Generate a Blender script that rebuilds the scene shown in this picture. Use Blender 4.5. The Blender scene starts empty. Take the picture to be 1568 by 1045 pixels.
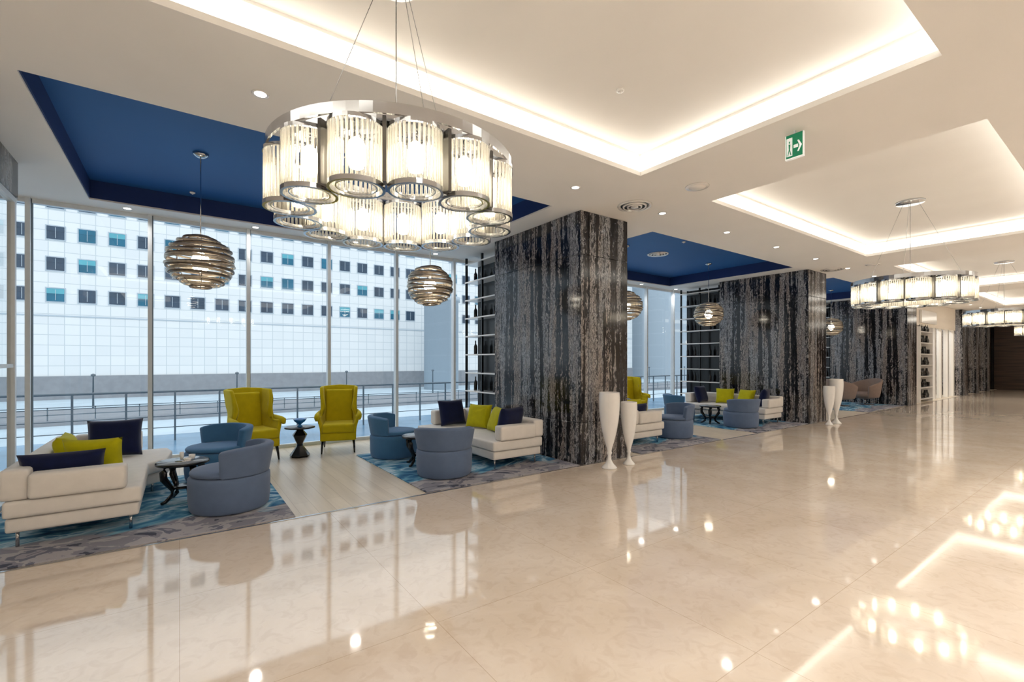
import bpy, bmesh, math, random
from mathutils import Vector, Matrix, Euler
random.seed(7)
scene = bpy.context.scene
try:
    scene.view_settings.view_transform = 'Standard'
    scene.view_settings.look = 'None'
    scene.view_settings.exposure = 0.16
except Exception:
    pass
PI = math.pi
CZ = 3.65     # soffit height
RZ = 3.92     # recess height
PER = 7.4     # bay period

# ------------------------------------------------------------------ materials
def new_mat(name):
    m = bpy.data.materials.new(name); m.use_nodes = True
    nt = m.node_tree; nt.nodes.clear()
    out = nt.nodes.new('ShaderNodeOutputMaterial')
    return m, nt, out

def N(nt, t, **kw):
    n = nt.nodes.new(t)
    for k, v in kw.items(): setattr(n, k, v)
    return n

def ramp(nt, stops, interp='LINEAR'):
    r = nt.nodes.new('ShaderNodeValToRGB'); cr = r.color_ramp
    cr.interpolation = interp
    while len(cr.elements) > 1: cr.elements.remove(cr.elements[-1])
    cr.elements[0].position = stops[0][0]; cr.elements[0].color = (*stops[0][1], 1)
    for p, c in stops[1:]:
        e = cr.elements.new(p); e.color = (*c, 1)
    return r

def s(r, g, b):
    f = lambda c: ((c/255+0.055)/1.055)**2.4 if c/255 > 0.04045 else c/255/12.92
    return (f(r), f(g), f(b))

def simple(name, col, rough=0.5, metal=0.0, var=0.06, nscale=12.0, bump=0.0, bscale=200, spec=0.5, coat=0.0, sheen=0.0, emis=None, estr=0):
    m, nt, out = new_mat(name)
    b = N(nt, 'ShaderNodeBsdfPrincipled')
    b.inputs['Roughness'].default_value = rough
    b.inputs['Metallic'].default_value = metal
    b.inputs['Specular IOR Level'].default_value = spec
    b.inputs['Coat Weight'].default_value = coat
    b.inputs['Sheen Weight'].default_value = sheen
    tc = N(nt, 'ShaderNodeTexCoord')
    no = N(nt, 'ShaderNodeTexNoise'); no.inputs['Scale'].default_value = nscale; no.inputs['Detail'].default_value = 4
    nt.links.new(tc.outputs['Object'], no.inputs['Vector'])
    lo = tuple(max(0, c*(1-var)) for c in col); hi = tuple(min(1, c*(1+var)) for c in col)
    r = ramp(nt, [(0.3, lo), (0.7, hi)])
    nt.links.new(no.outputs['Fac'], r.inputs['Fac'])
    nt.links.new(r.outputs['Color'], b.inputs['Base Color'])
    if bump > 0:
        n2 = N(nt, 'ShaderNodeTexNoise'); n2.inputs['Scale'].default_value = bscale
        nt.links.new(tc.outputs['Object'], n2.inputs['Vector'])
        bp = N(nt, 'ShaderNodeBump'); bp.inputs['Strength'].default_value = bump; bp.inputs['Distance'].default_value = 0.003
        nt.links.new(n2.outputs['Fac'], bp.inputs['Height']); nt.links.new(bp.outputs['Normal'], b.inputs['Normal'])
    if emis:
        b.inputs['Emission Color'].default_value = (*emis, 1); b.inputs['Emission Strength'].default_value = estr
    nt.links.new(b.outputs['BSDF'], out.inputs['Surface'])
    return m

def emitter(name, col, strength):
    m, nt, out = new_mat(name)
    e = N(nt, 'ShaderNodeEmission'); e.inputs['Color'].default_value = (*col, 1); e.inputs['Strength'].default_value = strength
    nt.links.new(e.outputs[0], out.inputs['Surface'])
    return m

def glass_mat(name, tint=(0.93, 0.975, 0.99), f0=1.5, rough=0.0):
    m, nt, out = new_mat(name)
    t = N(nt, 'ShaderNodeBsdfTransparent'); t.inputs['Color'].default_value = (*tint, 1)
    g = N(nt, 'ShaderNodeBsdfGlossy'); g.inputs['Roughness'].default_value = rough
    fr = N(nt, 'ShaderNodeFresnel'); fr.inputs['IOR'].default_value = f0
    mx = N(nt, 'ShaderNodeMixShader')
    nt.links.new(fr.outputs[0], mx.inputs[0]); nt.links.new(t.outputs[0], mx.inputs[1]); nt.links.new(g.outputs[0], mx.inputs[2])
    nt.links.new(mx.outputs[0], out.inputs['Surface'])
    return m

def rod_mat():
    m, nt, out = new_mat('crystal_rods')
    t = N(nt, 'ShaderNodeBsdfTransparent'); t.inputs['Color'].default_value = (0.97, 0.97, 0.95, 1)
    g = N(nt, 'ShaderNodeBsdfGlossy'); g.inputs['Roughness'].default_value = 0.05; g.inputs['Color'].default_value = (0.9, 0.89, 0.86, 1)
    d = N(nt, 'ShaderNodeBsdfTranslucent'); d.inputs['Color'].default_value = (0.98, 0.95, 0.88, 1)
    fr = N(nt, 'ShaderNodeLayerWeight'); fr.inputs['Blend'].default_value = 0.38
    m1 = N(nt, 'ShaderNodeMixShader'); m1.inputs[0].default_value = 0.32
    m2 = N(nt, 'ShaderNodeMixShader')
    nt.links.new(t.outputs[0], m1.inputs[1]); nt.links.new(d.outputs[0], m1.inputs[2])
    nt.links.new(fr.outputs['Facing'], m2.inputs[0]); nt.links.new(m1.outputs[0], m2.inputs[1]); nt.links.new(g.outputs[0], m2.inputs[2])
    nt.links.new(m2.outputs[0], out.inputs['Surface'])
    return m

def floor_mat():
    m, nt, out = new_mat('polished_marble_tiles')
    b = N(nt, 'ShaderNodeBsdfPrincipled')
    tc = N(nt, 'ShaderNodeTexCoord')
    n1 = N(nt, 'ShaderNodeTexNoise'); n1.inputs['Scale'].default_value = 1.6; n1.inputs['Detail'].default_value = 8; n1.inputs['Distortion'].default_value = 0.6; n1.inputs['Roughness'].default_value = 0.65
    nt.links.new(tc.outputs['Object'], n1.inputs['Vector'])
    r1 = ramp(nt, [(0.3, s(213, 197, 178)), (0.5, s(221, 206, 189)), (0.7, s(229, 216, 201))])
    nt.links.new(n1.outputs['Fac'], r1.inputs['Fac'])
    br = N(nt, 'ShaderNodeTexBrick'); br.offset = 0.0; br.squash = 1.0
    br.inputs['Scale'].default_value = 1.0; br.inputs['Brick Width'].default_value = 1.2; br.inputs['Row Height'].default_value = 1.2
    br.inputs['Mortar Size'].default_value = 0.0022; br.inputs['Mortar Smooth'].default_value = 0.2
    br.inputs['Color1'].default_value = (1, 1, 1, 1); br.inputs['Color2'].default_value = (0.965, 0.96, 0.955, 1); br.inputs['Mortar'].default_value = (0.76, 0.71, 0.65, 1)
    nt.links.new(tc.outputs['Object'], br.inputs['Vector'])
    mx = N(nt, 'ShaderNodeMix', data_type='RGBA', blend_type='MULTIPLY'); mx.inputs[0].default_value = 1.0
    nt.links.new(r1.outputs['Color'], mx.inputs[6]); nt.links.new(br.outputs['Color'], mx.inputs[7])
    n2 = N(nt, 'ShaderNodeTexNoise'); n2.inputs['Scale'].default_value = 9; n2.inputs['Detail'].default_value = 10; n2.inputs['Distortion'].default_value = 1.5
    nt.links.new(tc.outputs['Object'], n2.inputs['Vector'])
    r2 = ramp(nt, [(0.36, (0.92, 0.89, 0.86)), (0.5, (1, 1, 1)), (0.64, (1, 0.99, 0.97))])
    nt.links.new(n2.outputs['Fac'], r2.inputs['Fac'])
    mx2 = N(nt, 'ShaderNodeMix', data_type='RGBA', blend_type='MULTIPLY'); mx2.inputs[0].default_value = 0.8
    nt.links.new(mx.outputs[2], mx2.inputs[6]); nt.links.new(r2.outputs['Color'], mx2.inputs[7])
    nt.links.new(mx2.outputs[2], b.inputs['Base Color'])
    rr = ramp(nt, [(0.3, (0.03,)*3), (0.7, (0.075,)*3)]); nt.links.new(n1.outputs['Fac'], rr.inputs['Fac'])
    nt.links.new(rr.outputs['Color'], b.inputs['Roughness'])
    b.inputs['IOR'].default_value = 2.1
    nt.links.new(b.outputs['BSDF'], out.inputs['Surface'])
    return m

def wood_mat(name, c1, c2, rough=0.35):
    m, nt, out = new_mat(name)
    b = N(nt, 'ShaderNodeBsdfPrincipled'); tc = N(nt, 'ShaderNodeTexCoord')
    mp = N(nt, 'ShaderNodeMapping'); mp.inputs['Scale'].default_value = (14, 0.9, 14)
    nt.links.new(tc.outputs['Object'], mp.inputs['Vector'])
    n = N(nt, 'ShaderNodeTexNoise'); n.inputs['Scale'].default_value = 1; n.inputs['Detail'].default_value = 6
    nt.links.new(mp.outputs[0], n.inputs['Vector'])
    r = ramp(nt, [(0.3, c1), (0.7, c2)]); nt.links.new(n.outputs['Fac'], r.inputs['Fac'])
    mp2 = N(nt, 'ShaderNodeMapping'); mp2.inputs['Rotation'].default_value = (0, 0, PI/2)
    nt.links.new(tc.outputs['Object'], mp2.inputs['Vector'])
    br = N(nt, 'ShaderNodeTexBrick'); br.inputs['Scale'].default_value = 1; br.inputs['Brick Width'].default_value = 1.5; br.inputs['Row Height'].default_value = 0.16
    br.inputs['Mortar Size'].default_value = 0.002; br.inputs['Color1'].default_value = (1, 1, 1, 1); br.inputs['Color2'].default_value = (0.90, 0.89, 0.87, 1); br.inputs['Mortar'].default_value = (0.6, 0.55, 0.5, 1)
    nt.links.new(mp2.outputs[0], br.inputs['Vector'])
    mx = N(nt, 'ShaderNodeMix', data_type='RGBA', blend_type='MULTIPLY'); mx.inputs[0].default_value = 1
    nt.links.new(r.outputs['Color'], mx.inputs[6]); nt.links.new(br.outputs['Color'], mx.inputs[7])
    nt.links.new(mx.outputs[2], b.inputs['Base Color']); b.inputs['Roughness'].default_value = rough
    nt.links.new(b.outputs['BSDF'], out.inputs['Surface'])
    return m

def marble_mat():
    m, nt, out = new_mat('dark_veined_marble')
    b = N(nt, 'ShaderNodeBsdfPrincipled'); tc = N(nt, 'ShaderNodeTexCoord')
    def nz(sc, det, dist, rough=0.6):
        mp = N(nt, 'ShaderNodeMapping'); mp.inputs['Scale'].default_value = sc
        nt.links.new(tc.outputs['Object'], mp.inputs['Vector'])
        n = N(nt, 'ShaderNodeTexNoise'); n.inputs['Scale'].default_value = 1; n.inputs['Detail'].default_value = det
        n.inputs['Distortion'].default_value = dist; n.inputs['Roughness'].default_value = rough
        nt.links.new(mp.outputs[0], n.inputs['Vector']); return n
    bands = nz((8, 8, 0.3), 5, 0.3, 0.65)           # vertical streak masks
    mott = nz((17, 17, 7), 9, 1.4, 0.78)            # crackled mottling
    mixv = N(nt, 'ShaderNodeMath', operation='MULTIPLY_ADD'); mixv.inputs[1].default_value = 0.65
    nt.links.new(mott.outputs['Fac'], mixv.inputs[0])
    sc = N(nt, 'ShaderNodeMath', operation='MULTIPLY'); sc.inputs[1].default_value = 0.95
    nt.links.new(bands.outputs['Fac'], sc.inputs[0]); nt.links.new(sc.outputs[0], mixv.inputs[2])
    ra = ramp(nt, [(0.69, s(10, 11, 16)), (0.765, s(24, 26, 34)), (0.81, s(62, 65, 74)), (0.85, s(205, 206, 208)), (0.875, s(72, 76, 86)), (0.905, s(36, 38, 46)), (0.94, s(190, 190, 192)), (0.98, s(80, 82, 90))])
    nt.links.new(mixv.outputs[0], ra.inputs['Fac'])
    c = nz((34, 34, 4), 6, 1.0, 0.7)
    rc = ramp(nt, [(0.54, (0, 0, 0)), (0.62, (0.07, 0.07, 0.075)), (0.72, (0.40, 0.40, 0.40))])
    nt.links.new(c.outputs['Fac'], rc.inputs['Fac'])
    mx = N(nt, 'ShaderNodeMix', data_type='RGBA', blend_type='SCREEN'); mx.inputs[0].default_value = 0.6
    nt.links.new(ra.outputs['Color'], mx.inputs[6]); nt.links.new(rc.outputs['Color'], mx.inputs[7])
    d = nz((3, 3, 0.5), 4, 0.5)
    rd = ramp(nt, [(0.42, (0.95, 0.97, 1)), (0.60, (0.98, 0.84, 0.74))])
    nt.links.new(d.outputs['Fac'], rd.inputs['Fac'])
    mx2 = N(nt, 'ShaderNodeMix', data_type='RGBA', blend_type='MULTIPLY'); mx2.inputs[0].default_value = 1
    nt.links.new(mx.outputs[2], mx2.inputs[6]); nt.links.new(rd.outputs['Color'], mx2.inputs[7])
    nt.links.new(mx2.outputs[2], b.inputs['Base Color'])
    b.inputs['Roughness'].default_value = 0.12
    nt.links.new(b.outputs['BSDF'], out.inputs['Surface'])
    return m

def rug_mat():
    m, nt, out = new_mat('abstract_blue_rug')
    b = N(nt, 'ShaderNodeBsdfPrincipled'); tc = N(nt, 'ShaderNodeTexCoord')
    n0 = N(nt, 'ShaderNodeTexNoise'); n0.inputs['Scale'].default_value = 0.9; n0.inputs['Detail'].default_value = 3; n0.inputs['Distortion'].default_value = 1.5
    nt.links.new(tc.outputs['Object'], n0.inputs['Vector'])
    mp = N(nt, 'ShaderNodeMapping'); mp.inputs['Scale'].default_value = (1.2, 2.2, 1); mp.inputs['Rotation'].default_value = (0, 0, 0.5)
    nt.links.new(tc.outputs['Object'], mp.inputs['Vector'])
    n1 = N(nt, 'ShaderNodeTexNoise'); n1.inputs['Scale'].default_value = 1.3; n1.inputs['Detail'].default_value = 7; n1.inputs['Distortion'].default_value = 1.6
    nt.links.new(mp.outputs[0], n1.inputs['Vector'])
    blue = ramp(nt, [(0.30, s(40, 76, 116)), (0.40, s(66, 122, 160)), (0.47, s(112, 166, 190)), (0.53, s(190, 212, 222)), (0.58, s(102, 152, 182)), (0.66, s(56, 108, 150)), (0.74, s(38, 70, 110))])
    nt.links.new(n1.outputs['Fac'], blue.inputs['Fac'])
    grey = ramp(nt, [(0.30, s(76, 80, 94)), (0.42, s(136, 136, 146)), (0.52, s(170, 167, 172)), (0.60, s(112, 114, 128)), (0.68, s(152, 150, 158))], 'CONSTANT')
    nt.links.new(n1.outputs['Fac'], grey.inputs['Fac'])
    sp = N(nt, 'ShaderNodeSeparateXYZ'); nt.links.new(tc.outputs['Object'], sp.inputs[0])
    md = N(nt, 'ShaderNodeMath', operation='MULTIPLY_ADD'); md.inputs[1].default_value = -0.42; md.inputs[2].default_value = 0.12
    nt.links.new(sp.outputs['Y'], md.inputs[0])
    ad = N(nt, 'ShaderNodeMath', operation='ADD'); nt.links.new(md.outputs[0], ad.inputs[0]); nt.links.new(n0.outputs['Fac'], ad.inputs[1])
    msk = ramp(nt, [(0.90, (0, 0, 0)), (0.96, (1, 1, 1))]); nt.links.new(ad.outputs[0], msk.inputs['Fac'])
    mx = N(nt, 'ShaderNodeMix', data_type='RGBA'); nt.links.new(msk.outputs['Color'], mx.inputs[0])
    nt.links.new(blue.outputs['Color'], mx.inputs[6]); nt.links.new(grey.outputs['Color'], mx.inputs[7])
    nt.links.new(mx.outputs[2], b.inputs['Base Color'])
    b.inputs['Roughness'].default_value = 0.95; b.inputs['Specular IOR Level'].default_value = 0.15
    n3 = N(nt, 'ShaderNodeTexNoise'); n3.inputs['Scale'].default_value = 260
    nt.links.new(tc.outputs['Object'], n3.inputs['Vector'])
    bp = N(nt, 'ShaderNodeBump'); bp.inputs['Strength'].default_value = 0.5; bp.inputs['Distance'].default_value = 0.004
    nt.links.new(n3.outputs['Fac'], bp.inputs['Height']); nt.links.new(bp.outputs['Normal'], b.inputs['Normal'])
    nt.links.new(b.outputs['BSDF'], out.inputs['Surface'])
    return m

def facade_mat():
    m, nt, out = new_mat('white_tile_facade')
    b = N(nt, 'ShaderNodeBsdfPrincipled'); tc = N(nt, 'ShaderNodeTexCoord')
    mp = N(nt, 'ShaderNodeMapping'); mp.inputs['Rotation'].default_value = (PI/2, 0, 0)
    nt.links.new(tc.outputs['Object'], mp.inputs['Vector'])
    br = N(nt, 'ShaderNodeTexBrick'); br.offset = 0
    br.inputs['Scale'].default_value = 1; br.inputs['Brick Width'].default_value = 1.1; br.inputs['Row Height'].default_value = 0.97
    br.inputs['Mortar Size'].default_value = 0.035
    br.inputs['Color1'].default_value = (0.78, 0.80, 0.81, 1); br.inputs['Color2'].default_value = (0.735, 0.76, 0.775, 1); br.inputs['Mortar'].default_value = (0.56, 0.61, 0.64, 1)
    nt.links.new(mp.outputs[0], br.inputs['Vector'])
    nt.links.new(br.outputs['Color'], b.inputs['Base Color']); b.inputs['Roughness'].default_value = 0.7
    nt.links.new(b.outputs['BSDF'], out.inputs['Surface'])
    return m

M = {}
M['ceil'] = simple('ceiling_plaster', s(243, 240, 236), 0.9, var=0.01, nscale=2)
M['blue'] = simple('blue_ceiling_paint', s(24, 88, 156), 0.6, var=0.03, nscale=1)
M['blued'] = simple('dark_blue_recess_side', s(16, 46, 104), 0.6, var=0.03, nscale=1)  # recess sides, a darker blue than the recess top
M['wall'] = simple('wall_cream_plaster', s(234, 226, 215), 0.8, var=0.02)
M['cove'] = emitter('cove_led', (1.0, 0.93, 0.80), 2.9)
M['bulb'] = emitter('bulb_warm', (1.0, 0.88, 0.70), 15.0)
M['pbulb'] = emitter('pendant_bulb', (1.0, 0.90, 0.72), 18.0)
M['dl'] = emitter('downlight_lens', (1.0, 0.95, 0.88), 5.0)
M['floor'] = floor_mat()
M['wood'] = wood_mat('pale_oak_floor', s(216, 202, 182), s(232, 219, 200), 0.3)
M['dwood'] = wood_mat('dark_walnut', s(46, 36, 32), s(78, 60, 50), 0.3)
M['marble'] = marble_mat()
M['rug'] = rug_mat()
M['facade'] = facade_mat()
M['glass'] = glass_mat('window_glass')
M['chrome'] = simple('polished_steel', s(196, 198, 202), 0.15, 1.0, var=0.03)
M['alu'] = simple('aluminium_mullion', s(222, 229, 234), 0.4, 0.0, var=0.03)
M['alud'] = simple('dark_gasket', s(92, 106, 116), 0.5, 0.0, var=0.03)
M['bracket'] = simple('chandelier_bracket_steel', s(120, 118, 114), 0.3, 0.8, var=0.03)
M['black'] = simple('black_lacquer', s(16, 16, 18), 0.2, var=0.1)
M['rod'] = rod_mat()
M['white'] = simple('white_gloss_ceramic', s(244, 242, 240), 0.22, var=0.01, coat=0.3)
M['cream'] = simple('cream_upholstery', s(230, 225, 219), 0.8, var=0.03, bump=0.3, bscale=300, spec=0.2, sheen=0.2)
M['grey'] = simple('bluegrey_upholstery', s(98, 116, 146), 0.85, var=0.05, bump=0.4, bscale=280, spec=0.2, sheen=0.2)
M['teal'] = simple('denim_blue_upholstery', s(70, 116, 158), 0.85, var=0.05, bump=0.4, bscale=280, spec=0.2, sheen=0.2)
M['yellow'] = simple('chartreuse_upholstery', s(200, 182, 14), 0.8, var=0.06, bump=0.3, bscale=260, spec=0.2, sheen=0.1)
M['navy'] = simple('navy_velvet', s(10, 22, 62), 0.8, var=0.15, bump=0.2, spec=0.2, sheen=0.2)
M['lime'] = simple('lime_velvet', s(190, 184, 12), 0.8, var=0.08, bump=0.2, spec=0.2, sheen=0.1)
M['taupe'] = simple('taupe_upholstery', s(146, 126, 116), 0.8, var=0.05, bump=0.3)
M['pend'] = simple('woven_silver_strips', s(200, 190, 174), 0.3, 0.6, var=0.2, nscale=25)
M['pendd'] = simple('woven_bronze_strips', s(116, 104, 92), 0.4, 0.5, var=0.2, nscale=25)
M['bluegl'] = simple('blue_glazed_ceramic', s(20, 120, 200), 0.1, var=0.1, coat=0.5)
M['marblet'] = simple('grey_stone_tabletop', s(150, 158, 168), 0.15, var=0.12, nscale=9)
M['green'] = simple('exit_green', s(10, 120, 84), 0.4, var=0.02, emis=s(10, 130, 90), estr=0.3)
M['signw'] = simple('exit_white', s(240, 245, 242), 0.4, var=0.01, emis=(1, 1, 1), estr=0.3)
M['concrete'] = simple('grey_concrete', s(140, 144, 150), 0.85, var=0.08, nscale=2)
M['snow'] = simple('pale_pavement', s(192, 208, 218), 0.6, var=0.08, nscale=0.6)
M['terr'] = simple('wet_terrace_paving', s(108, 148, 178), 0.25, var=0.25, nscale=0.8)
M['wteal'] = simple('teal_pane', s(20, 100, 128), 0.3, var=0.2, nscale=0.7)
M['wdark'] = simple('dark_pane', s(50, 70, 90), 0.3, var=0.25, nscale=0.7)
M['wlite'] = simple('pane_blind', s(88, 168, 184), 0.4, var=0.1, nscale=0.7)
M['bottle'] = simple('dark_bottle_glass', s(22, 20, 22), 0.1, var=0.3)
M['tile'] = simple('tower_render', s(180, 192, 202), 0.8, var=0.03)

# ------------------------------------------------------------------ mesh builder
class MB:
    def __init__(self):
        self.bm = bmesh.new(); self.mats = []
    def mi(self, m):
        if m not in self.mats: self.mats.append(m)
        return self.mats.index(m)
    def add(self, tb, mat, mtx=None, smooth=False):
        i = self.mi(mat)
        if mtx is not None: bmesh.ops.transform(tb, matrix=mtx, verts=tb.verts)
        for f in tb.faces: f.material_index = i; f.smooth = smooth
        me = bpy.data.meshes.new('tmp'); tb.to_mesh(me); tb.free()
        self.bm.from_mesh(me); bpy.data.meshes.remove(me)
    def box(self, lo, hi, mat, bevel=0, mtx=None, seg=2):
        tb = bmesh.new(); bmesh.ops.create_cube(tb, size=1)
        c = [(lo[i]+hi[i])/2 for i in range(3)]; d = [abs(hi[i]-lo[i]) for i in range(3)]
        bmesh.ops.transform(tb, matrix=Matrix.Translation(c) @ Matrix.Diagonal((*d, 1)), verts=tb.verts)
        if bevel: bmesh.ops.bevel(tb, geom=tb.edges[:], offset=bevel, segments=seg, profile=0.6, affect='EDGES')
        self.add(tb, mat, mtx, bool(bevel) and seg > 1)
    def prism(self, poly, z0, z1, mat, bevel=0, mtx=None, seg=3):
        tb = bmesh.new()
        vs = [tb.verts.new((p[0], p[1], z0)) for p in poly]
        f = tb.faces.new(vs)
        r = bmesh.ops.extrude_face_region(tb, geom=[f])
        bmesh.ops.translate(tb, vec=(0, 0, z1-z0), verts=[v for v in r['geom'] if isinstance(v, bmesh.types.BMVert)])
        bmesh.ops.recalc_face_normals(tb, faces=tb.faces[:])
        if bevel: bmesh.ops.bevel(tb, geom=tb.edges[:], offset=bevel, segments=seg, profile=0.6, affect='EDGES')
        self.add(tb, mat, mtx, bool(bevel))
    def lathe(self, prof, mat, segs=32, mtx=None, smooth=True, caps=True):
        tb = bmesh.new(); rings = []
        for r, z in prof:
            rings.append([tb.verts.new((r*math.cos(2*PI*k/segs), r*math.sin(2*PI*k/segs), z)) for k in range(segs)])
        for a, b in zip(rings, rings[1:]):
            for k in range(segs):
                tb.faces.new((a[k], a[(k+1) % segs], b[(k+1) % segs], b[k]))
        if caps:
            tb.faces.new(rings[0][::-1]); tb.faces.new(rings[-1])
        bmesh.ops.recalc_face_normals(tb, faces=tb.faces[:])
        self.add(tb, mat, mtx, smooth)
    def tube(self, pts, rad, mat, segs=8, mtx=None, closed=False, caps=True):
        tb = bmesh.new(); pts = [Vector(p) for p in pts]; n = len(pts); rings = []
        for i, p in enumerate(pts):
            if closed: t = pts[(i+1) % n]-pts[(i-1) % n]
            else: t = pts[min(i+1, n-1)]-pts[max(i-1, 0)]
            t.normalize(); up = Vector((0, 0, 1)) if abs(t.z) < 0.95 else Vector((1, 0, 0))
            a = t.cross(up).normalized(); b = t.cross(a)
            r = rad[i] if isinstance(rad, (list, tuple)) else rad
            rings.append([tb.verts.new(p+a*r*math.cos(2*PI*k/segs)+b*r*math.sin(2*PI*k/segs)) for k in range(segs)])
        m = n if closed else n-1
        for i in range(m):
            A = rings[i]; B = rings[(i+1) % n]
            for k in range(segs):
                tb.faces.new((A[k], A[(k+1) % segs], B[(k+1) % segs], B[k]))
        if not closed and caps:
            tb.faces.new(rings[0][::-1]); tb.faces.new(rings[-1])
        bmesh.ops.recalc_face_normals(tb, faces=tb.faces[:])
        self.add(tb, mat, mtx, True)
    def band(self, r, z0, z1, th, mat, segs=32, mtx=None):
        self.lathe([(r-th/2, z0), (r+th/2, z0), (r+th/2, z1), (r-th/2, z1), (r-th/2, z0)], mat, segs, mtx, smooth=False, caps=False)
    def grid(self, fn, nu, nv, mat, thick=0, mtx=None, bevel=0):
        tb = bmesh.new()
        V = [[tb.verts.new(fn(i/nu, j/nv)) for j in range(nv+1)] for i in range(nu+1)]
        for i in range(nu):
            for j in range(nv):
                tb.faces.new((V[i][j], V[i+1][j], V[i+1][j+1], V[i][j+1]))
        bmesh.ops.recalc_face_normals(tb, faces=tb.faces[:])
        if thick:
            bmesh.ops.solidify(tb, geom=tb.faces[:], thickness=thick)
            bmesh.ops.recalc_face_normals(tb, faces=tb.faces[:])
            if bevel:
                es = [e for e in tb.edges if len(e.link_faces) == 2 and e.calc_face_angle(0) > 1.0]
                bmesh.ops.bevel(tb, geom=es, offset=bevel, segments=3, profile=0.5, affect='EDGES')
        self.add(tb, mat, mtx, True)
    def quad(self, vs, mat):
        tb = bmesh.new(); tb.faces.new([tb.verts.new(v) for v in vs]); self.add(tb, mat)
    def mesh(self, name):
        me = bpy.data.meshes.new(name); self.bm.to_mesh(me); self.bm.free()
        for m in self.mats: me.materials.append(m)
        return me
    def obj(self, name, loc=(0, 0, 0), rz=0):
        return place(self.mesh(name), name, loc, rz)

def place(me, name, loc=(0, 0, 0), rz=0, rot=None):
    o = bpy.data.objects.new(name, me); scene.collection.objects.link(o)
    o.location = loc; o.rotation_euler = rot if rot else (0, 0, rz)
    return o

T = Matrix.Translation
def R(a, ax): return Matrix.Rotation(a, 4, ax)

# ------------------------------------------------------------------ shell
X0, X1, Y0, YW = -6.0, 34.0, -5.0, 8.75
b = MB(); b.box((X0, Y0, -0.2), (X1, 4.77, 0), M['floor']); b.obj('floor')
b = MB(); b.box((X0, 4.77, -0.2), (X1, YW+0.1, 0), M['wood']); b.obj('floor_lounge')
b = MB(); b.box((-1.4, 4.755, 0), (X1, 4.785, 0.004), M['chrome']); b.obj('trim_floor')

coves = [(-1.6+PER*k, 4.4+PER*k-(0 if k == 0 else 0.2), 0.85, 3.55) for k in range(5)]
coves = [(a, min(c, 33.6), d, e) for a, c, d, e in coves]
coves += [(a, c, -4.2, -1.5) for a, c, d, e in coves]  # unseen south row of coves, added to brighten floor and soffit
blues = [(-0.98+PER*k, 4.22+PER*k, 4.92, 8.3) for k in range(-0, 3)]
holes = coves+blues
xs = sorted({X0, X1} | {h[0] for h in holes} | {h[1] for h in holes})
ys = sorted({Y0, YW+0.1} | {h[2] for h in holes} | {h[3] for h in holes})
b = MB()
for i in range(len(xs)-1):
    for j in range(len(ys)-1):
        cx = (xs[i]+xs[i+1])/2; cy = (ys[j]+ys[j+1])/2
        if any(h[0] < cx < h[1] and h[2] < cy < h[3] for h in holes): continue
        b.box((xs[i], ys[j], CZ), (xs[i+1], ys[j+1], RZ), M['ceil'])
b.box((X0-0.2, Y0-0.2, RZ), (X1+0.2, YW+0.1, RZ+0.25), M['ceil'])
b.obj('ceiling')
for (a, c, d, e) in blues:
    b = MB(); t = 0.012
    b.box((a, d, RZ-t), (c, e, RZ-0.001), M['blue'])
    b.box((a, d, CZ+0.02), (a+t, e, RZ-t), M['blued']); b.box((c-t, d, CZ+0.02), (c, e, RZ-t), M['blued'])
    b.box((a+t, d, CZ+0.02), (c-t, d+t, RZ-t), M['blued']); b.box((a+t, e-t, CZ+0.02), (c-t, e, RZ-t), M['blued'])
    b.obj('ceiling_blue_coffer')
for (a, c, d, e) in coves:
    b = MB(); t = 0.01; z0 = CZ+0.055; z1 = RZ-0.035
    b.box((a, d, z0), (a+t, e, z1), M['cove']); b.box((c-t, d, z0), (c, e, z1), M['cove'])
    b.box((a+t, d, z0), (c-t, d+t, z1), M['cove']); b.box((a+t, e-t, z0), (c-t, e, z1), M['cove'])
    l = 0.035
    b.box((a, d, CZ), (a+l, e, CZ+0.05), M['ceil']); b.box((c-l, d, CZ), (c, e, CZ+0.05), M['ceil'])
    b.box((a+l, d, CZ), (c-l, d+l, CZ+0.05), M['ceil']); b.box((a+l, e-l, CZ), (c-l, e, CZ+0.05), M['ceil'])
    b.obj('cove_light')

# walls
b = MB(); b.box((X0, Y0-0.2, 0), (X1, Y0, RZ), M['wall'])
for k in range(12):
    xx = X0+1.5+k*3.3
    b.box((xx, Y0, 0), (xx+0.12, Y0+0.04, CZ), M['dwood'])
b.obj('wall_south')
b = MB(); b.box((X0-0.2, Y0-0.2, 0), (X0, YW, RZ), M['wall']); b.obj('wall_west')
b = MB(); b.box((X1, Y0-0.2, 0), (X1+0.2, YW+0.1, RZ), M['dwood'])
for k in range(8):
    b.box((X1-0.05, Y0+0.3+k*1.6, 0), (X1, Y0+0.4+k*1.6, CZ-0.01), M['black'])
b.obj('wall_east')
NW = 17
xw0 = -1.62; pw = 1.27
xwe = xw0+NW*pw
b = MB(); b.box((X0, YW, 0), (xw0-2*pw-0.04, YW+0.15, CZ), M['wall']); b.obj('wall_north')
b = MB(); b.box((xwe+0.04, YW-0.05, 0), (X1, YW+0.1, CZ), M['wall']); b.obj('wall_north_far')
b = MB(); b.box((20.5, 7.1, 0), (X1, 7.2, CZ), M['wall']); b.obj('wall_partition')
b = MB(); b.box((X0, Y0, 0), (X0+0.02, YW-0.05, 0.1), M['dwood']); b.obj('baseboard_west')

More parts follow.
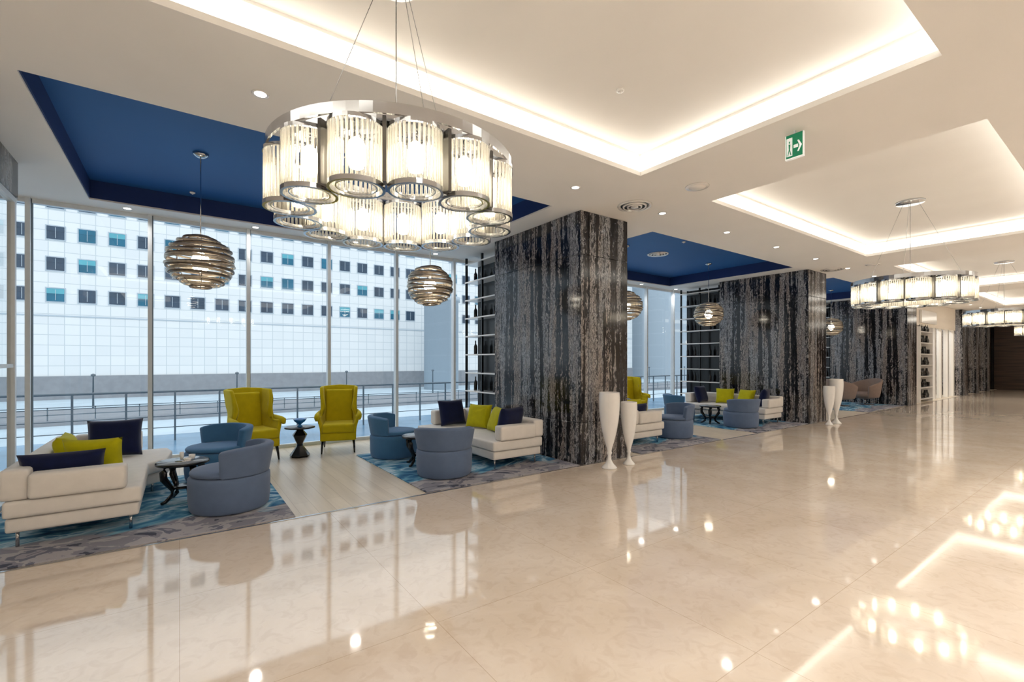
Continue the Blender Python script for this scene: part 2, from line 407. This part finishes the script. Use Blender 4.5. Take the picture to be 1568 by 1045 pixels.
# windows
b = MB(); h = CZ
b.box((0, -0.09, 0), (0.05, 0.03, h), M['alu']); b.box((0.05, -0.03, 0), (0.062, 0.02, h), M['alud'])
b.box((0.062, -0.05, 0), (pw, 0.03, 0.06), M['alu']); b.box((0.062, -0.05, h-0.06), (pw, 0.03, h), M['alu'])
b.quad([(0.062, 0, 0.06), (pw, 0, 0.06), (pw, 0, h-0.06), (0.062, 0, h-0.06)], M['glass'])
wm = b.mesh('window')
for k in range(-2, NW): place(wm, 'window_%d' % (k+3), (xw0+k*pw-0.03, YW, 0))

# left glazed partition with stone header
b = MB()
b.box((-1.80, 4.8, 3.26), (-1.43, 7.24, CZ-0.002), M['marble'])
b.quad([(-1.47, 4.85, 0.05), (-1.47, 7.2, 0.05), (-1.47, 7.2, 3.22), (-1.47, 4.85, 3.22)], M['glass'])
b.box((-1.50, 4.8, 3.2), (-1.44, 7.24, 3.258), M['alu']); b.box((-1.50, 4.8, 0), (-1.44, 7.24, 0.05), M['alu'])
for yy in (4.82, 6.0, 7.17): b.box((-1.50, yy, 0.0), (-1.44, yy+0.06, 3.2), M['alu'])
b.box((-1.49, 4.85, 1.42), (-1.45, 7.2, 1.46), M['alu'])
b.obj('glass_partition')

# columns
def column_mesh():
    b = MB(); W, D = 1.0, 2.22
    b.box((0.02, 0.02, 0), (W-0.02, D-0.02, CZ-0.004), M['black'])
    for z0, z1 in ((0, 0.6), (0.606, 3.02), (3.026, CZ-0.002)):
        b.box((0, 0, z0), (0.16, D, z1), M['marble'], 0.004, seg=1)
        b.box((0.166, 0, z0), (W, D, z1), M['marble'], 0.004, seg=1)
    return b.mesh('marble_column')
cm = column_mesh()
for k in (0, 1, 2, 3): place(cm, 'marble_column', (4.65+PER*k, 4.8, 0))
b = MB()
for z0, z1 in ((0, 0.6), (0.606, 3.02), (3.026, CZ-0.002)):
    b.box((0, 0, z0), (0.7, 0.35, z1), M['marble'], 0.004, seg=1)
sc = b.mesh('marble_pilaster')
for xx in (29.3, 31.6): place(sc, 'marble_pilaster', (xx, 4.8, 0))

def rack_mesh():
    b = MB(); D = 1.25
    for xx in (0, 0.33):
        for yy in (0, 0.6, D-0.04): b.box((xx, yy, 0), (xx+0.04, yy+0.04, 3.6), M['black'])
    b.box((0.28, 0.04, 0), (0.3, D-0.04, 3.58), M['black'])
    for i in range(10):
        z = 0.12+i*0.37
        b.box((-0.01, 0.0, z), (0.36, D, z+0.025), M['white'])
        if i % 2 == 0 and i < 9:
            for j in range(5):
                yy = 0.14+j*0.24
                if abs(yy-0.62) < 0.06: continue
                b.lathe([(0.035, 0), (0.037, 0.02), (0.037, 0.16), (0.013, 0.21), (0.013, 0.28)], M['bottle'], 10, T((0.16, yy, z+0.026)))
    return b.mesh('bottle_display_rack')
rm = rack_mesh()
for k in (0, 1, 2): place(rm, 'bottle_display_rack', (4.8+PER*k, 7.1, 0))

# far storefront
b = MB()
for xx in (20.6, 22.75, 23.6, 24.5, 25.5, 26.4): b.box((xx, 5.0, 0), (xx+0.16, 5.14, 2.75), M['white'])
b.box((20.5, 4.98, 2.75), (26.6, 5.16, CZ-0.005), M['wall'])
b.box((21.5, 4.9, 2.85), (23.4, 4.97, 3.3), M['white'])
b.quad([(22.9, 5.07, 0), (26.5, 5.07, 0), (26.5, 5.07, 2.75), (22.9, 5.07, 2.75)], M['glass'])
b.box((21.15, 4.86, 0), (21.2, 5.2, 2.7), M['white']); b.box((22.65, 4.86, 0), (22.7, 5.2, 2.7), M['white'])
for i, z in enumerate((0.1, 0.5, 0.9, 1.3, 1.7, 2.1, 2.5)):
    b.box((21.2, 4.86, z), (22.65, 5.2, z+0.035), M['white'])
    for j in range(6):
        xx = 21.35+j*0.235
        if (i+j) % 3 == 0: b.box((xx-0.08, 4.92, z+0.036), (xx+0.08, 5.1, z+0.2), M['bottle'], 0.01)
        else: b.lathe([(0.06, 0), (0.075, 0.09), (0.035, 0.2), (0.03, 0.27)], M['bottle'], 10, T((xx, 5.0, z+0.036)))
b.box((21.2, 5.2, 0), (22.65, 5.23, 2.7), M['wall'])
b.obj('shop_front')
b = MB()
b.box((27.9, 5.2, 0), (X1, 5.3, CZ), M['dwood'])
for xx in (28.3, 30.4, 32.8): 
    b.box((xx, 5.1, 0), (xx+0.08, 5.2, 2.7), M['white']); b.box((xx+0.5, 5.1, 0), (xx+0.58, 5.2, 2.7), M['white'])
    b.box((xx+0.08, 5.16, 0.1), (xx+0.5, 5.2, 2.6), M['wall'])
b.obj('wall_far_panelling')

# ------------------------------------------------------------------ rugs
def rug(x0, x1, y0, y1):
    b = MB(); w = (x1-x0)/2; h = (y1-y0)/2
    b.box((-w, -h, 0), (w, h, 0.012), M['rug'], 0.003, seg=1)
    return b.obj('area_rug', ((x0+x1)/2, (y0+y1)/2, 0.0005))

# ------------------------------------------------------------------ furniture meshes
def sofa_mesh(mir):
    b = MB(); mt = Matrix.Diagonal((-1, 1, 1, 1)) if mir else Matrix.Identity(4)
    C = M['cream']
    P1 = [(0.02, 0.03), (0.84, 0.03), (0.84, 2.1), (-0.13, 2.1), (-0.17, 1.85), (-0.13, 1.35), (0.02, 1.15)]
    P2 = [(0.0, 0.0), (0.85, 0.0), (0.85, 2.12), (-0.15, 2.12), (-0.2, 1.85), (-0.15, 1.33), (0.0, 1.13)]
    b.prism(P1, 0.14, 0.255, C, 0.025, mt)
    b.prism(P2, 0.26, 0.395, C, 0.03, mt)
    b.prism([(0.70, 0.0), (0.87, 0.0), (0.87, 2.12), (0.70, 2.12)], 0.398, 0.64, C, 0.035, mt)
    b.prism([(0.10, -0.03), (0.705, -0.03), (0.705, 0.14), (0.10, 0.14)], 0.398, 0.60, C, 0.035, mt)
    b.prism([(0.10, 1.96), (0.705, 1.96), (0.705, 2.14), (0.10, 2.14)], 0.398, 0.64, C, 0.035, mt)
    for (x, y) in ((0.08, 0.1), (0.78, 0.1), (0.78, 2.0), (-0.05, 1.95), (-0.02, 1.45), (0.78, 1.05)):
        b.tube([(x, y, 0.013), (x, y, 0.15)], 0.012, M['chrome'], 8, mt)
    bmesh.ops.recalc_face_normals(b.bm, faces=b.bm.faces[:])
    return b.mesh('sectional_sofa')
sofaR = sofa_mesh(False); sofaL = sofa_mesh(True)

def pillow_mesh(name, w, h, t, mat):
    b = MB()
    tb = bmesh.new(); n = 14
    def P(u, v, sgn):
        x = 2*u-1; y = 2*v-1
        e = max(0, (1-x**4))*max(0, (1-y**4))
        sx = 1-0.07*(1-y*y)*abs(x)**3
        sy = 1-0.07*(1-x*x)*abs(y)**3
        return (x*w/2*sx, sgn*t/2*(e**0.5), y*h/2*sy+h/2)
    for sg in (1, -1):
        V = [[tb.verts.new(P(i/n, j/n, sg)) for j in range(n+1)] for i in range(n+1)]
        for i in range(n):
            for j in range(n): tb.faces.new((V[i][j], V[i+1][j], V[i+1][j+1], V[i][j+1]))
    bmesh.ops.remove_doubles(tb, verts=tb.verts[:], dist=1e-4)
    bmesh.ops.recalc_face_normals(tb, faces=tb.faces[:])
    b.add(tb, mat, None, True)
    return b.mesh(name)
pilN = pillow_mesh('throw_pillow_navy', 0.50, 0.44, 0.17, M['navy'])
pilY = pillow_mesh('throw_pillow_yellow', 0.44, 0.40, 0.16, M['lime'])
pilNl = pillow_mesh('throw_pillow_long', 0.55, 0.34, 0.16, M['navy'])

def barrel_mesh(mat):
    b = MB()
    b.lathe([(0.30, 0.0), (0.335, 0.008), (0.35, 0.03), (0.36, 0.12), (0.362, 0.29), (0.36, 0.33), (0.345, 0.347), (0.30, 0.351)], mat, 48)
    b.lathe([(0.30, 0.351), (0.335, 0.357), (0.347, 0.375), (0.345, 0.39), (0.33, 0.405), (0.25, 0.415), (0.1, 0.42)], mat, 48)
    A = math.radians(84)
    def f(u, v):
        a = (u*2-1)*A
        top = 0.635-0.035*abs(u*2-1)**4
        z = 0.345+(top-0.345)*v
        r = 0.350+0.05*v
        return (r*math.cos(a), r*math.sin(a), z)
    b.grid(f, 28, 5, mat, 0.085, bevel=0.022)
    return b.mesh('barrel_armchair')
barG = barrel_mesh(M['grey']); barT = barrel_mesh(M['teal'])

def wing_mesh():
    b = MB(); Y = M['yellow']
    W = 0.315
    pts = [(-W, -0.30), (-W, -0.18), (-W, -0.06), (-W, 0.02), (-W, 0.10), (-W, 0.18)]
    for k in range(1, 7):
        a = PI-(PI/2)*k/6
        pts.append((-W+0.10+0.10*math.cos(a), 0.18+0.10*math.sin(a)))
    pts += [(-0.09, 0.285), (0.0, 0.29)]
    pts += [(-x, y) for x, y in reversed(pts[:-1])]
    m = len(pts)-1
    def topz(x, y):
        if y <= -0.08: return 0.60
        if y < 0.06:
            t = (y+0.08)/0.14; t = t*t*(3-2*t)
            return 0.60+0.45*t
        return 1.05+0.02*(1-abs(x)/W)
    def f(u, v):
        q = u*m; i = min(int(q), m-1); fr = q-i
        x = pts[i][0]*(1-fr)+pts[i+1][0]*fr; y = pts[i][1]*(1-fr)+pts[i+1][1]*fr
        z = 0.20+(topz(x, y)-0.20)*v
        arm = math.exp(-((z-0.56)/0.12)**2)*min(1, max(0, (0.22-y)/0.3))
        fl = 1+0.16*arm+0.10*max(0, z-0.68)/0.37-0.05*math.exp(-((z-0.70)/0.08)**2)
        yy = y+0.17*max(0, z-0.42)
        if z > 0.62 and y < 0.16: yy -= 0.13*min(1, (z-0.62)/0.22)
        return (x*fl, yy, z)
    b.grid(f, m*2, 16, Y, 0.06, bevel=0.018)
    for sx in (-1, 1):
        b.tube([(sx*0.365, -0.335, 0.54), (sx*0.37, -0.31, 0.585), (sx*0.372, -0.2, 0.60), (sx*0.365, -0.05, 0.61), (sx*0.34, 0.08, 0.64)], [0.03, 0.046, 0.046, 0.042, 0.025], Y, 12)
    b.box((-0.31, -0.32, 0.20), (0.31, 0.26, 0.33), Y, 0.025, seg=3)
    b.box((-0.28, -0.35, 0.33), (0.28, 0.24, 0.47), Y, 0.045, seg=4)
    b.box((-0.25, 0.0, 0.0), (0.25, 0.09, 0.56), Y, 0.04, T((0, 0.18, 0.45)) @ R(math.radians(-9), 'X'), seg=4)
    for sx in (-1, 1):
        b.tube([(sx*0.27, -0.28, 0.21), (sx*0.28, -0.31, 0.10), (sx*0.285, -0.33, 0.0)], [0.026, 0.02, 0.013], M['black'], 10)
        b.tube([(sx*0.26, 0.22, 0.21), (sx*0.275, 0.28, 0.10), (sx*0.28, 0.33, 0.0)], [0.026, 0.02, 0.013], M['black'], 10)
    bmesh.ops.scale(b.bm, vec=(0.87, 1.0, 1.0), verts=b.bm.verts)
    return b.mesh('wingback_armchair')
wingm = wing_mesh()

def coffee_mesh():
    b = MB()
    b.lathe([(0.20, 0.385), (0.235, 0.39), (0.24, 0.40), (0.24, 0.41), (0.235, 0.417)], M['black'], 40)
    b.lathe([(0.228, 0.417), (0.228, 0.4205)], M['marblet'], 40)
    for k in range(4):
        a = k*PI/2+0.5
        pr = [(0.17, 0.39), (0.19, 0.33), (0.185, 0.26), (0.14, 0.19), (0.10, 0.13), (0.11, 0.07), (0.17, 0.02), (0.21, 0.014)]
        rr = [0.03, 0.034, 0.034, 0.028, 0.022, 0.022, 0.018, 0.014]
        b.tube([(r*math.cos(a), r*math.sin(a), z) for r, z in pr], rr, M['black'], 10)
    b.lathe([(0.06, 0.13), (0.11, 0.14), (0.11, 0.155), (0.06, 0.16)], M['black'], 20)
    return b.mesh('coffee_table')
cofm = coffee_mesh()
def glass_cups():
    b = MB()
    for (x, y, r, h) in ((0.06, 0.03, 0.03, 0.05), (-0.03, 0.06, 0.02, 0.08), (0.02, -0.05, 0.035, 0.03)):
        b.lathe([(r*0.7, 0), (r, h*0.5), (r, h), (r*0.9, h), (r*0.85, h*0.4)], M['white'], 20, T((x, y, 0)))
    b.lathe([(0.09, 0), (0.095, 0.004)], M['chrome'], 24, T((0, 0, -0.0001)))
    return b.mesh('tea_set')
cups = glass_cups()

def side_mesh():
    b = MB()
    b.lathe([(0.14, 0.0), (0.15, 0.03), (0.05, 0.17), (0.045, 0.2), (0.11, 0.34), (0.05, 0.42), (0.05, 0.44)], M['black'], 7, smooth=False)
    b.lathe([(0.18, 0.44), (0.22, 0.448), (0.22, 0.463), (0.215, 0.468)], M['black'], 36)
    return b.mesh('side_table')
sidem = side_mesh()
def bowl_mesh():
    b = MB()
    b.lathe([(0.045, 0), (0.03, 0.015), (0.018, 0.03), (0.03, 0.045), (0.075, 0.08), (0.10, 0.12), (0.094, 0.12), (0.06, 0.085), (0.01, 0.06)], M['bluegl'], 28)
    return b.mesh('blue_glass_bowl')
bowlm = bowl_mesh()

def vase_mesh(H, W):
    b = MB(); w = W/2
    pr = [(0.72, 0), (0.74, 0.012), (0.62, 0.03), (0.40, 0.06), (0.24, 0.10), (0.17, 0.14), (0.16, 0.17), (0.24, 0.19), (0.26, 0.205), (0.20, 0.225), (0.28, 0.27), (0.48, 0.36), (0.72, 0.50), (0.88, 0.64), (0.97, 0.77), (1.0, 0.86), (1.0, 0.93), (0.97, 0.99), (0.96, 1.0), (0.90, 1.0), (0.90, 0.9), (0.7, 0.6)]
    b.lathe([(r*w, z*H) for r, z in pr], M['white'], 40)
    return b.mesh('floor_vase')
vT = vase_mesh(1.055, 0.29); vS = vase_mesh(0.90, 0.235)
for k in range(2):
    dx = PER*k
    a, c = (vT, vS) if k == 0 else (vS, vT)
    place(a, 'floor_vase', (4.86+dx, 4.45, 0)); place(c, 'floor_vase', (5.27+dx, 4.45, 0))

# ------------------------------------------------------------------ bays
def put_pillow(me, name, x, y, z, yaw, lean=18):
    o = place(me, name, (x, y, z))
    o.rotation_euler = (Matrix.Rotation(math.radians(yaw), 4, 'Z') @ Matrix.Rotation(math.radians(-lean), 4, 'X')).to_euler()
    return o
def bay(dx, first=True):
    rug(-1.42+dx, 0.9+dx, 4.80, 7.35)
    rug(2.26+dx, 4.62+dx, 4.80, 7.35)
    z = 0.0125
    place(sofaL, 'sectional_sofa', (-0.27+dx, 5.2, 0)); place(sofaR, 'sectional_sofa', (3.43+dx, 5.2, 0))
    place(barG, 'barrel_armchair', (0.42+dx, 5.50, z), rz=math.radians(-25))
    place(barG, 'barrel_armchair', (2.82+dx, 5.45, z), rz=math.radians(-115))
    place(barT, 'barrel_armchair', (0.40+dx, 7.0, z), rz=math.radians(35))
    place(barT, 'barrel_armchair', (2.72+dx, 6.95, z), rz=math.radians(150))
    place(cofm, 'coffee_table', (0.03+dx, 6.05, z)); place(cofm, 'coffee_table', (2.78+dx, 6.16, z))
    place(cups, 'tea_set', (0.05+dx, 6.05, 0.434))
    place(wingm, 'wingback_armchair', (0.90+dx, 8.0, 0), rz=math.radians(14))
    place(wingm, 'wingback_armchair', (2.17+dx, 8.0, 0), rz=math.radians(-17))
    place(sidem, 'side_table', (1.52+dx, 7.78, 0)); place(bowlm, 'blue_glass_bowl', (1.52+dx, 7.78, 0.4685))
    zs = 0.40
    put_pillow(pilNl, 'throw_pillow', -0.80+dx, 5.47, zs, 180, 14)
    put_pillow(pilY, 'throw_pillow', -0.62+dx, 5.72, zs, 165, 12)
    put_pillow(pilN, 'throw_pillow', -0.60+dx, 6.90, zs, 0, 20)
    put_pillow(pilY, 'throw_pillow', -0.80+dx, 6.2, zs, 90, 20)
    put_pillow(pilN, 'throw_pillow', 3.78+dx, 6.96, zs, 5, 16)
    put_pillow(pilY, 'throw_pillow', 3.92+dx, 6.45, zs, -65, 20)
    put_pillow(pilY, 'throw_pillow', 3.91+dx, 5.95, zs, -100, 22)
    put_pillow(pilN, 'throw_pillow', 3.86+dx, 5.50, zs, 195, 14)
bay(0); bay(PER, False)

def lounge_mesh():
    b = MB(); t = M['taupe']
    b.lathe([(0.20, 0.2), (0.34, 0.24), (0.40, 0.32), (0.40, 0.38), (0.34, 0.42), (0.1, 0.43)], t, 32)
    A = math.radians(120)
    def f(u, v):
        a = (u*2-1)*A
        top = 0.88-0.26*abs(u*2-1)**1.6
        z = 0.24+(top-0.24)*v
        r = 0.38+0.10*v**0.7
        return (r*math.cos(a), r*math.sin(a), z)
    b.grid(f, 30, 8, t, 0.06, bevel=0.018)
    b.lathe([(0.03, 0.02), (0.03, 0.22)], M['chrome'], 12); b.lathe([(0.26, 0.0), (0.26, 0.012), (0.03, 0.02)], M['chrome'], 32)
    return b.mesh('tub_lounge_chair')
lm = lounge_mesh()
rug(15.3+0.8, 19.35, 4.85, 7.35)
place(lm, 'tub_lounge_chair', (18.75, 5.75, 0.013), rz=math.radians(-30))
place(lm, 'tub_lounge_chair', (17.55, 6.05, 0.013), rz=math.radians(160))
place(lm, 'tub_lounge_chair', (16.8, 6.9, 0.013), rz=math.radians(120))
place(cofm, 'coffee_table', (18.1, 6.6, 0.0125))

# ------------------------------------------------------------------ chandeliers
def chandelier_mesh(top):
    b = MB(); Rr = 0.605; n = 13; H = 0.35; rc = 0.134
    b.band(Rr, -0.04, 0.0, 0.09, M['chrome'], 72)
    b.band(Rr+rc-0.01, -0.045, 0.01, 0.012, M['chrome'], 72)
    b.band(Rr-rc+0.01, -0.03, 0.0, 0.012, M['chrome'], 72)
    for k in range(n):
        a = 2*PI*(k+0.3)/n; cx, cy = Rr*math.cos(a), Rr*math.sin(a); mt = T((cx, cy, 0))
        b.band(rc, -0.065, -0.045, 0.014, M['chrome'], 32, mt)
        b.band(rc, -H-0.014, -H+0.010, 0.014, M['chrome'], 32, mt)
        b.band(rc-0.035, -H-0.006, -H+0.004, 0.006, M['chrome'], 32, mt)
        for j in range(34):
            t = 2*PI*j/34; x = cx+(rc-0.004)*math.cos(t); y = cy+(rc-0.004)*math.sin(t)
            b.tube([(x, y, -H+0.010), (x, y, -0.06)], 0.0082, M['rod'], 6, caps=False)
        b.lathe([(0.012, -0.05), (0.018, -0.08), (0.018, -0.11)], M['chrome'], 12, mt)
        b.lathe([(0.02, -0.11), (0.036, -0.125), (0.042, -0.15), (0.042, -0.23), (0.034, -0.255), (0.01, -0.265)], M['bulb'], 12, mt)
        a2 = 2*PI*(k+0.8)/n
        b.box((Rr+0.02, -0.009, -H), (Rr+0.08, 0.009, -0.03), M['bracket'], 0, R(a2, 'Z'))
    for k in range(3):
        a = 2*PI*k/3+0.4
        b.tube([(Rr*math.cos(a), Rr*math.sin(a), 0), (0.10*math.cos(a), 0.10*math.sin(a), top-0.03)], 0.0022, M['chrome'], 6)
    b.tube([(0, 0, 0.0), (0, 0, top-0.03)], 0.004, M['chrome'], 6)
    for k in range(3):
        a = k*PI/3
        b.tube([(Rr*math.cos(a), Rr*math.sin(a), -0.02), (-Rr*math.cos(a), -Rr*math.sin(a), -0.02)], 0.005, M['chrome'], 6)
    b.lathe([(0.17, top-0.03), (0.18, top-0.02), (0.18, top-0.001)], M['chrome'], 32)
    return b.mesh('crystal_chandelier')
cz = 2.72
chm = chandelier_mesh(RZ-cz)
place(chm, 'crystal_chandelier', (1.11, 2.80, cz))
for k in (1, 2, 3): place(chm, 'crystal_chandelier', (1.65+PER*k, 2.2, cz))

# ------------------------------------------------------------------ pendants
def pendant_mesh():
    b = MB(); rnd = random.Random(3); Rx, Rz = 0.34, 0.295; n = 26
    for i in range(n):
        t = -1+2*(i+0.5)/n
        r = Rx*math.sqrt(max(0.02, 1-t*t*0.97)); z = Rz*t
        mt = T((0, 0, z)) @ R(rnd.uniform(-0.09, 0.09), 'X') @ R(rnd.uniform(-0.09, 0.09), 'Y')
        rr = r*rnd.uniform(0.97, 1.03)
        b.lathe([(rr-0.012, -0.0105), (rr+0.003, -0.012), (rr+0.007, 0), (rr+0.003, 0.012), (rr-0.012, 0.0105), (rr-0.012, -0.0105)], M['pend'] if i % 3 else M['pendd'], 40, mt, caps=False)
    for k in range(8):
        a = k*PI/4
        b.tube([(Rx*0.95*math.sin(p)*math.cos(a), Rx*0.95*math.sin(p)*math.sin(a), Rz*math.cos(p)) for p in [PI*j/12 for j in range(13)]], 0.004, M['pendd'], 6)
    b.lathe([(0.01, -0.12), (0.07, -0.08), (0.10, 0.0), (0.07, 0.08), (0.015, 0.12)], M['pbulb'], 20)
    top = RZ-0.013-2.64
    b.tube([(0, 0, 0.1), (0, 0, top-0.02)], 0.006, M['chrome'], 8)
    b.lathe([(0.03, top-0.05), (0.075, top-0.025), (0.08, top-0.001)], M['chrome'], 24)
    return b.mesh('woven_globe_pendant')
pm = pendant_mesh()
for dx in (0, PER, 2*PER):
    place(pm, 'woven_globe_pendant', (0.2+dx, 6.5, 2.64)); place(pm, 'woven_globe_pendant', (3.12+dx+(0.15 if dx else 0), 6.5, 2.64), rz=1.0+dx)

# ------------------------------------------------------------------ ceiling fixtures
b = MB()
b.lathe([(0.045, -0.002), (0.06, -0.006), (0.065, 0)], M['white'], 24); b.lathe([(0.044, -0.004), (0.044, -0.001)], M['dl'], 24)
dlm = b.mesh('downlight')
def downlight(x, y, e=35, spot=True):
    place(dlm, 'downlight', (x, y, CZ-0.0005))
    if spot:
        L = bpy.data.lights.new('downlight_lamp', 'SPOT'); L.energy = e; L.color = (1, 0.95, 0.89); L.spot_size = math.radians(150); L.spot_blend = 0.8; L.shadow_soft_size = 0.07
        o = bpy.data.objects.new('downlight_lamp', L); scene.collection.objects.link(o); o.location = (x, y, CZ-0.02)
for k in range(-2, 17): downlight(0.53+1.735*k, 4.22, 8, k % 2 == 0)
for k in range(-2, 17): downlight(0.53+1.735*k, -0.6, 330, k % 2 == 0)  # unseen south row, added to lift the room light
for k in range(0, 12): downlight(-0.6+1.6*k, 8.5, 30, True)
for k in range(3): downlight(22+k*2, 6.0, 200, True)  # lamps added behind the shop front to brighten the far bay

b = MB()
for r0, r1, z in ((0.235, 0.20, -0.012), (0.17, 0.14, -0.02), (0.11, 0.085, -0.026)):
    b.lathe([(r1, z), (r0-0.01, z-0.006), (r0, 0), (r1, -0.001)], M['white'], 40, caps=False)
b.lathe([(0.19, -0.003), (0.19, -0.001)], M['alud'], 36)
b.lathe([(0.05, -0.03), (0.05, -0.002)], M['white'], 24)
dfm = b.mesh('air_diffuser')
for k in range(3): place(dfm, 'air_diffuser', (5.14+PER*k, 4.24+(0.25 if k else 0), CZ-0.0005))
for k in range(3): place(dfm, 'air_diffuser', (1.4+PER*k, 6.6, RZ-0.013))
b = MB(); b.lathe([(0.135, -0.012), (0.14, -0.006), (0.14, 0)], M['white'], 36); b.lathe([(0.10, -0.014), (0.10, -0.012)], M['ceil'], 30)
spm = b.mesh('ceiling_speaker')
for k in range(3): place(spm, 'ceiling_speaker', (5.2+PER*k, 3.32+0.4*min(k, 1), CZ-0.0005))
b = MB(); b.lathe([(0.03, -0.02), (0.035, -0.012), (0.035, 0)], M['white'], 20); b.lathe([(0.006, -0.035), (0.018, -0.02)], M['white'], 16)
smk = b.mesh('smoke_detector')
for p in ((0.15, 8.05, RZ-0.013), (6.4, 1.9, RZ-0.0005), (3.2, 1.9+0.9, RZ-0.0005), (8.3, 5.6, RZ-0.013)): place(smk, 'smoke_detector', p)

# exit sign
b = MB(); q = 0.56
def eb(lo, hi, m): b.box((lo[0], lo[1]*q, lo[2]), (hi[0], hi[1]*q, hi[2]), m)
eb((-0.012, -0.13, -0.25), (0.012, 0.13, -0.03), M['green']); eb((-0.014, -0.015, -0.03), (0.014, 0.015, 0), M['alu'])
eb((-0.0155, -0.14, -0.26), (0.0125, -0.13, -0.03), M['signw']); eb((-0.0155, 0.13, -0.26), (0.0125, 0.14, -0.03), M['signw'])
eb((-0.0155, -0.13, -0.26), (0.0125, 0.13, -0.25), M['signw'])
def sg(pts, m='signw', o=-0.0135): b.quad([(o, y*q, z) for y, z in pts], M[m])
sg([(0.03, -0.06), (0.12, -0.06), (0.12, -0.23), (0.03, -0.23)])
sg([(0.085, -0.09), (0.065, -0.09), (0.065, -0.11), (0.085, -0.11)], 'green', -0.0137)
sg([(0.09, -0.115), (0.06, -0.12), (0.065, -0.17), (0.085, -0.17)], 'green', -0.0137)
sg([(0.085, -0.165), (0.07, -0.165), (0.095, -0.225), (0.108, -0.225)], 'green', -0.0137)
sg([(0.082, -0.165), (0.068, -0.165), (0.045, -0.22), (0.058, -0.225)], 'green', -0.0137)
sg([(0.01, -0.135), (-0.06, -0.135), (-0.06, -0.165), (0.01, -0.165)])
sg([(-0.045, -0.10), (-0.07, -0.10), (-0.115, -0.15), (-0.09, -0.165)])
sg([(-0.045, -0.205), (-0.07, -0.205), (-0.115, -0.155), (-0.09, -0.14)])
b.obj('exit_sign', (4.68, 1.98, CZ))

# ------------------------------------------------------------------ exterior
b = MB(); rnd = random.Random(11)
FY = 60
b.box((-90, FY, 0), (72, FY+12, 26), M['facade'])
b.box((-90, FY-0.15, -2.2), (72, FY+12, 0), M['concrete'])
b.box((-90, FY-0.05, 5.6), (72, FY+0.1, 5.72), M['tile'])
for k in range(-36, 32):
    x = -9.4+2.2*k
    for r in range(6):
        z = 7.6+2.9*r
        if 26 < x < 32: continue
        q = rnd.random(); m = M['wteal'] if q < 0.38 else M['wdark']
        b.box((x-0.7, FY-0.05, z-0.7), (x+0.7, FY+0.02, z+0.7), M['tile'])
        b.box((x-0.6, FY-0.07, z-0.6), (x+0.6, FY+0.0, z+0.6), m)
        b.box((x-0.6, FY-0.09, z+0.12), (x+0.6, FY-0.03, z+0.58), M['wlite'] if 0.18 < q < 0.38 else m)
        b.box((x-0.02, FY-0.1, z-0.5), (x+0.02, FY-0.03, z+0.5), M['tile'])
b.obj('office_building')
b = MB(); b.lathe([(2.2, -2.2), (2.2, 9.0), (2.4, 9.0), (2.4, 9.6), (0.5, 9.8)], M['tile'], 40)
b.obj('round_tower', (27.5, 54, 0))
b = MB(); b.box((76, 50, -2.2), (92, 70, 30), M['tile'])
for z in range(2, 28, 3): b.box((76.5, 49.9, z), (91.5, 50.05, z+1.3), M['wlite'])
b.box((110, 60, -2.2), (160, 80, 20), M['facade'])
b.obj('tower_block')
b = MB(); b.box((-120, 14, -2.4), (220, 140, -2.2), M['snow']); b.obj('ground_street')
b = MB(); b.box((-120, 36, -2.199), (220, 44, -1.9), M['concrete'])
for z in (-1.6, -1.2): b.box((-120, 36, z), (220, 36.05, z+0.05), M['alud'])
for k in range(110): b.box((-100+k*2, 36, -1.9), (-99.95+k*2, 36.05, -1.15), M['alud'])
b.obj('raised_roadway')
b = MB()
for k in range(14):
    b.lathe([(0.07, -2.2), (0.04, 0.3), (0.14, 0.32), (0.14, 0.45), (0.04, 0.5)], M['alud'], 10, T((-42+k*9.2, 46, 0)))
b.obj('street_lamp_row')
b = MB(); b.box((-30, YW+0.12, -0.5), (60, 14, -0.3), M['terr']); b.obj('ground_terrace')
b = MB()
for k in range(56):
    x = -12+k*0.85
    b.box((x, 12.9, -0.3), (x+0.035, 12.94, 0.80), M['alud'])
for z in (0.0, 0.25, 0.5): b.tube([(-12, 12.92, z), (35, 12.92, z)], 0.01, M['alud'], 6)
b.tube([(-12, 12.92, 0.8), (35, 12.92, 0.8)], 0.024, M['alud'], 8)
b.obj('terrace_railing')

# ------------------------------------------------------------------ lights
w = bpy.data.worlds.new('overcast_sky'); scene.world = w; w.use_nodes = True
nt = w.node_tree; bg = nt.nodes['Background']
tc = N(nt, 'ShaderNodeTexCoord'); sp = N(nt, 'ShaderNodeSeparateXYZ'); nt.links.new(tc.outputs['Generated'], sp.inputs[0])
r = ramp(nt, [(0.0, (0.88, 0.93, 0.97)), (0.5, (0.93, 0.97, 1.0)), (1.0, (0.78, 0.88, 1.0))]); nt.links.new(sp.outputs['Z'], r.inputs['Fac'])
nt.links.new(r.outputs['Color'], bg.inputs['Color']); bg.inputs['Strength'].default_value = 1.3
L = bpy.data.lights.new('sun', 'SUN'); L.energy = 0.6; L.angle = math.radians(20); L.color = (1, 0.98, 0.95)
o = bpy.data.objects.new('sun', L); scene.collection.objects.link(o); o.rotation_euler = (math.radians(42), 0, math.radians(-20))

# ------------------------------------------------------------------ camera
cam = bpy.data.cameras.new('camera'); cam.sensor_width = 36
cam.lens = 709.5/1568*36; cam.shift_y = (552-522.5)/1568
cam.clip_start = 0.05; cam.clip_end = 500
co = bpy.data.objects.new('camera', cam); scene.collection.objects.link(co)
co.location = (0, 0, 1.5); co.rotation_euler = (PI/2, 0, -math.radians(35.66))
scene.camera = co
